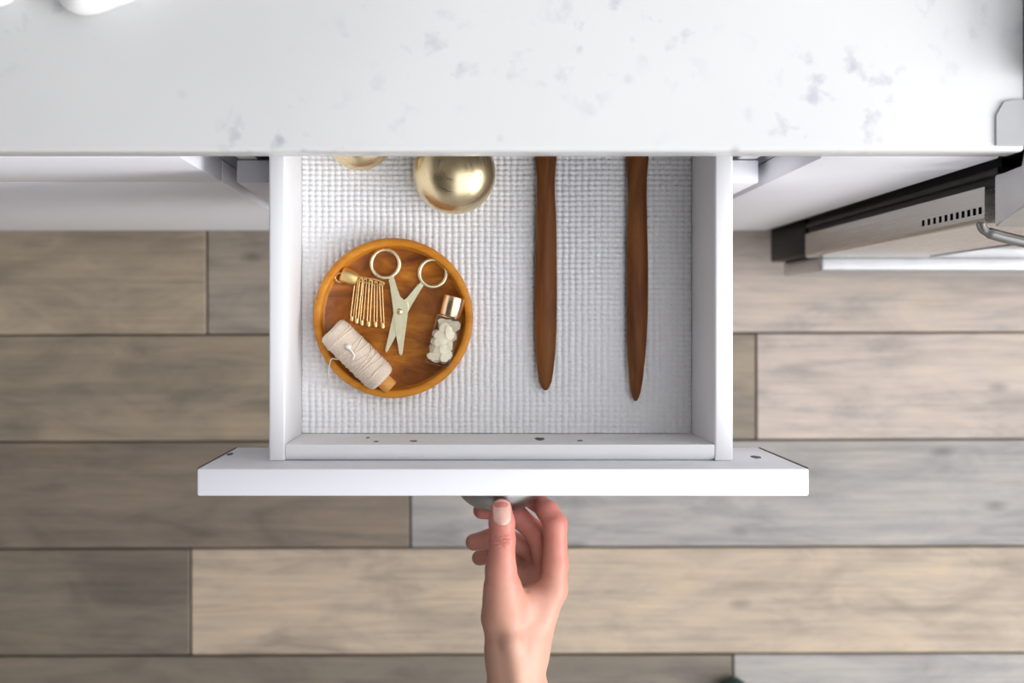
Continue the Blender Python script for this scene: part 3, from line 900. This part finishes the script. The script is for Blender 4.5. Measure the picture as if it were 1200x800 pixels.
# ------------------------------------------------------------------ white ceramics on the worktop
def lobe(name, outline, h, label):
    """a rounded white piece lying on the worktop; outline in picture pixels, its far side out of view"""
    pts = [P(u, v, CT + .012) for u, v in outline]
    pts = smooth_path(pts + [pts[0]], 6)[:-1]
    c = sum(pts, Vector()) / len(pts)
    b = bmesh.new(); rings = []
    for s, z in [(.80, 0.0003), (.93, .004), (1.0, .012), (.98, .018), (.9, .018 + h * .4), (.7, .018 + h * .8), (.4, .018 + h)]:
        rings.append([b.verts.new((c.x + (p.x - c.x) * s, c.y + (p.y - c.y) * s, CT + z)) for p in pts])
    n = len(pts)
    for p, q in zip(rings[:-1], rings[1:]):
        for i in range(n):
            j = (i + 1) % n; b.faces.new((p[i], p[j], q[j], q[i]))
    b.faces.new(rings[0][::-1]); t = b.verts.new((c.x, c.y, CT + .0185 + h))
    for i in range(n): b.faces.new((rings[-1][i], rings[-1][(i + 1) % n], t))
    o = obj(name, b, M['ceramic'], None, True)
    tag(o, label, 'dish')
lobe('ceramic_dish', [(70, 3), (78, 12), (92, 17.5), (112, 16), (135, 8), (160, -2), (190, -30), (180, -80), (120, -100), (80, -70), (68, -25)], .016, 'white rounded ceramic piece with a tapering side on the countertop')
lobe('ceramic_dish', [(14, 0), (4, 6), (-20, 10), (-50, 0), (-55, -50), (-20, -80), (20, -60), (24, -20)], .014, 'white ceramic piece barely showing in the countertop corner')

# ------------------------------------------------------------------ person: hand and forearm
def build_hand():
    import openvdb
    h = .0008
    lo = np.array([-.03, -.40, .695]); hi = np.array([.115, -.125, .845])
    n = np.ceil((hi - lo) / h).astype(int)
    F = np.full(n, 1.0, np.float32)
    axs = [lo[i] + h * np.arange(n[i]) for i in range(3)]
    def sub(a, b, pad):
        l = np.minimum(a, b) - pad; u = np.maximum(a, b) + pad
        s = []
        for i in range(3):
            i0 = max(0, int((l[i] - lo[i]) / h)); i1 = min(n[i], int((u[i] - lo[i]) / h) + 2)
            s.append(slice(i0, max(i0, i1)))
        return tuple(s)
    def cone(G, a, b, ra, rb, k, sq=None):
        a = np.array(a, np.float32); b = np.array(b, np.float32)
        s = sub(a, b, max(ra, rb) + .026)
        X = axs[0][s[0]].astype(np.float32)[:, None, None]; Y = axs[1][s[1]].astype(np.float32)[None, :, None]; Z = axs[2][s[2]].astype(np.float32)[None, None, :]
        d = b - a; L2 = float(d @ d) + 1e-12
        t = np.clip(((X - a[0]) * d[0] + (Y - a[1]) * d[1] + (Z - a[2]) * d[2]) / L2, 0, 1)
        D = np.sqrt((X - a[0] - t * d[0]) ** 2 + (Y - a[1] - t * d[1]) ** 2 + (Z - a[2] - t * d[2]) ** 2) - (ra + (rb - ra) * t)
        g = G[s]
        hh = np.maximum(k - np.abs(g - D), 0) / k
        G[s] = np.minimum(g, D) - hh * hh * k * .25
    def smin(A_, B_, k):
        hh = np.maximum(k - np.abs(A_ - B_), 0) / k
        return np.minimum(A_, B_) - hh * hh * k * .25
    mm = .001
    # palm, thenar, wrist and forearm
    Pm = np.full(n, 1.0, np.float32)
    wz = .776
    for a, b, ra, rb in [
        ((603, 765, wz + .012), (607, 820, wz + .012), 23.0, 24.0), ((603, 765, wz - .012), (607, 820, wz - .012), 22.5, 24.0),
        ((607, 820, wz + .012), (622, 990, wz + .010), 24.0, 30.0), ((607, 820, wz - .012), (622, 990, wz - .010), 24.0, 30.0),
        ((604, 765, wz + .010), (592, 722, .792), 22.0, 17.0),
        ((592, 722, .792), (590, 692, .803), 17.5, 14.0),
        ((614, 762, wz + .008), (647, 690, .784), 18.0, 11.5),
        ((614, 762, wz - .002), (643, 688, .765), 18.0, 11.5),
        ((612, 764, wz - .012), (640, 694, .746), 18.0, 11.5),
        ((610, 766, wz - .020), (636, 704, .729), 17.0, 11.0),
        ((606, 740, .784), (622, 706, .779), 19.0, 13.0),
        ((598, 712, .795), (632, 700, .786), 12.0, 9.0),
        ((614, 722, .766), (630, 674, .757), 12.5, 9.5), ((612, 726, .748), (620, 676, .737), 12.5, 11.0), ((602, 722, .762), (606, 678, .748), 12.0, 10.5)]:
        cone(Pm, P(*a), P(*b), ra * mm, rb * mm, .010)
    cone(Pm, P(594, 722, .8035), P(600, 752, .8075), 4.0 * mm, 5.5 * mm, .008)
    cone(Pm, P(600, 752, .8075), P(613, 835, .8085), 5.5 * mm, 6.0 * mm, .007)
    def chain(pts, rs_, k=.0035):
        G = np.full(n, 1.0, np.float32)
        for (a, b), (ra, rb) in zip(zip(pts[:-1], pts[1:]), zip(rs_[:-1], rs_[1:])):
            cone(G, P(*a), P(*b), ra * mm, rb * mm, k)
        return G
    thumb = chain([(589, 700, .803), (587, 668, .812), (588.5, 632, .8165), (588, 612, .8155), (587.5, 596.5, .8140)], [14.0, 12.0, 10.0, 9.8, 8.3])
    index = chain([(648, 692, .783), (651, 660, .7845), (650.5, 614, .785), (642, 599, .779), (630, 588, .7615), (604, 577, .7655)], [11.0, 10.2, 9.4, 8.7, 7.8, 6.2])
    middle = chain([(643, 690, .764), (638, 648, .764), (630, 626, .763), (606, 604, .7590), (584, 598, .7575), (564, 598.2, .7575)], [11.0, 9.8, 9.4, 8.6, 8.2, 6.8])
    ring = chain([(640, 694, .746), (634, 660, .745), (622, 643, .7445), (590, 630, .742), (575, 631, .742), (555.5, 635, .742)], [11.0, 9.4, 9.0, 8.4, 8.0, 7.2])
    pinky = chain([(637, 704, .729), (631, 678, .7275), (618, 660, .7265), (592, 646, .725), (580, 649, .725), (562, 653.5, .725)], [10.5, 8.6, 8.2, 7.6, 7.2, 6.6])
    F = Pm
    for G, k in ((index, .007), (middle, .006), (ring, .006), (pinky, .006)):
        pass
    fing = index
    for G in (middle, ring, pinky): fing = smin(fing, G, .0016)
    F = smin(F, fing, .006)
    F = smin(F, thumb, .009)
    # skin folds over the thumb joint and at the thumb root
    X = axs[0].astype(np.float32)[:, None, None]; Y = axs[1].astype(np.float32)[None, :, None]; Z = axs[2].astype(np.float32)[None, None, :]
    c = P(588, 634, .825)
    r2 = ((X - c.x) / .009) ** 2 + ((Y - c.y) / .0068) ** 2 + ((Z - c.z) / .010) ** 2
    wob = .0006 * np.sin((X - c.x) * 420) + .0003 * np.sin((X - c.x) * 1100 + 1)
    F = F + np.where(r2 < 1, (1 - r2) * .0012 * np.cos((Y - c.y + wob) * 2 * PI / .0027), 0).astype(np.float32)
    for (a, b, r_, dep) in [((567, 688, .803), (574, 704, .812), .0006, .0005), ((610, 676, .797), (617, 690, .797), .0012, .0014), ((636, 607, .792), (655, 602, .795), .0012, .0013),
                            ((624, 680, .796), (640, 672, .795), .0012, .0007)]:
        G = np.full(n, 1.0, np.float32); cone(G, P(*a), P(*b), r_, r_, .001)
        F = F + dep * np.exp(-(np.maximum(G, 0) / .0013) ** 2).astype(np.float32)
    # narrow-band distances for the surface extraction
    grid = openvdb.FloatGrid(.01); grid.copyFromArray(np.clip(F, -.01, .01).astype(np.float32)); 
    pts, quads = grid.convertToQuads(isovalue=0.0)
    pts = pts * h + lo
    # tapers of the box end: keep only the arm, light smoothing
    me = bpy.data.meshes.new('person')
    me.from_pydata(pts.tolist(), [], quads.tolist())
    bm = bmesh.new(); bm.from_mesh(me)
    for _ in range(2): bmesh.ops.smooth_vert(bm, verts=bm.verts, factor=.5, use_axis_x=True, use_axis_y=True, use_axis_z=True)
    bpy.data.meshes.remove(me)
    return bm
pb = build_hand()
pr = obj('person', pb, M['skin'], None, True, origin=(0, 0, 0))
tag(pr, "person's hand and bare forearm, thumb pinching the metal cup pull", 'person')
def nail():
    b = bmesh.new(); nu, nv = 12, 14
    tip = P(587.6, 588.2, .8172); root = P(588.4, 612.5, .8256)
    ax_ = (tip - root); L_ = ax_.length; d = ax_.normalized()
    side = Vector((1, 0, 0)); side = (side - side.dot(d) * d).normalized(); upv = side.cross(d)
    if upv.z < 0: upv = -upv
    g = []
    for j in range(nv + 1):
        t = j / nv; row = []
        w = .0071 * (1 - .28 * max(0, (.25 - t) / .25) ** 2 - .10 * max(0, (t - .8) / .2) ** 2)
        for i in range(nu + 1):
            s = -1 + 2 * i / nu
            endbow = .0022 * (1 - s * s)
            p = root + d * (t * L_ * .98 + (endbow if t > .5 else -endbow) * (abs(t - .5) * 2)) + side * (w * s) + upv * (.0014 - .0027 * s * s + .0011 * math.sin(PI * t))
            row.append(b.verts.new(p))
        g.append(row)
    for j in range(nv):
        for i in range(nu): b.faces.new((g[j][i], g[j][i + 1], g[j + 1][i + 1], g[j + 1][i]))
    low = [[b.verts.new(v.co - upv * .0012) for v in row] for row in g]
    for j in range(nv):
        for i in range(nu): b.faces.new((low[j][i + 1], low[j][i], low[j + 1][i], low[j + 1][i + 1]))
    for j in range(nv):
        b.faces.new((g[j][0], g[j + 1][0], low[j + 1][0], low[j][0])); b.faces.new((g[j + 1][nu], g[j][nu], low[j][nu], low[j + 1][nu]))
    for i in range(nu):
        b.faces.new((g[0][i + 1], g[0][i], low[0][i], low[0][i + 1])); b.faces.new((g[nv][i], g[nv][i + 1], low[nv][i + 1], low[nv][i]))
    return b
obj('thumb_nail', nail(), M['nail'], pr, True)
# sleeve beyond the picture's edge
e0, e1 = P(620, 925, .776), P(640, 1250, .79)
sl = tube(smooth_path([e0, e0.lerp(e1, .08), e0.lerp(e1, .5), e1], 6), [.041] * 2 + [.044] * 10 + [.052] * 7, 28)
obj('sleeve', sl, M['cloth'], pr, True, sharp=60)['label'] = 'dark sleeve'
# shoe toe on the floor
def shoe():
    b = bmesh.new(); cx, ty = .3735, -.4905
    rings = []
    for s, w, hgt in [(0, .0045, .012), (.006, .014, .026), (.018, .024, .040), (.04, .034, .050), (.08, .043, .060), (.14, .044, .075), (.20, .038, .095), (.25, .034, .10), (.275, .028, .09), (.285, .012, .06)]:
        ring = []
        for i in range(17):
            t = PI * i / 16
            ring.append(b.verts.new((cx + .012 * s + w * math.cos(t), ty - s, .010 + (hgt - .010) * math.sin(t) ** .8)))
        rings.append(ring)
    for p, q in zip(rings[:-1], rings[1:]):
        for i in range(16): b.faces.new((p[i], p[i + 1], q[i + 1], q[i]))
    for r in rings[:-1]: pass
    for p, q in zip(rings[:-1], rings[1:]): b.faces.new((p[-1], p[0], q[0], q[-1]))
    b.faces.new(rings[0]); b.faces.new(rings[-1])
    return b
so = obj('shoe', shoe(), M['shoe'], pr, True); so['label'] = 'dark green shoe toe on the floor'
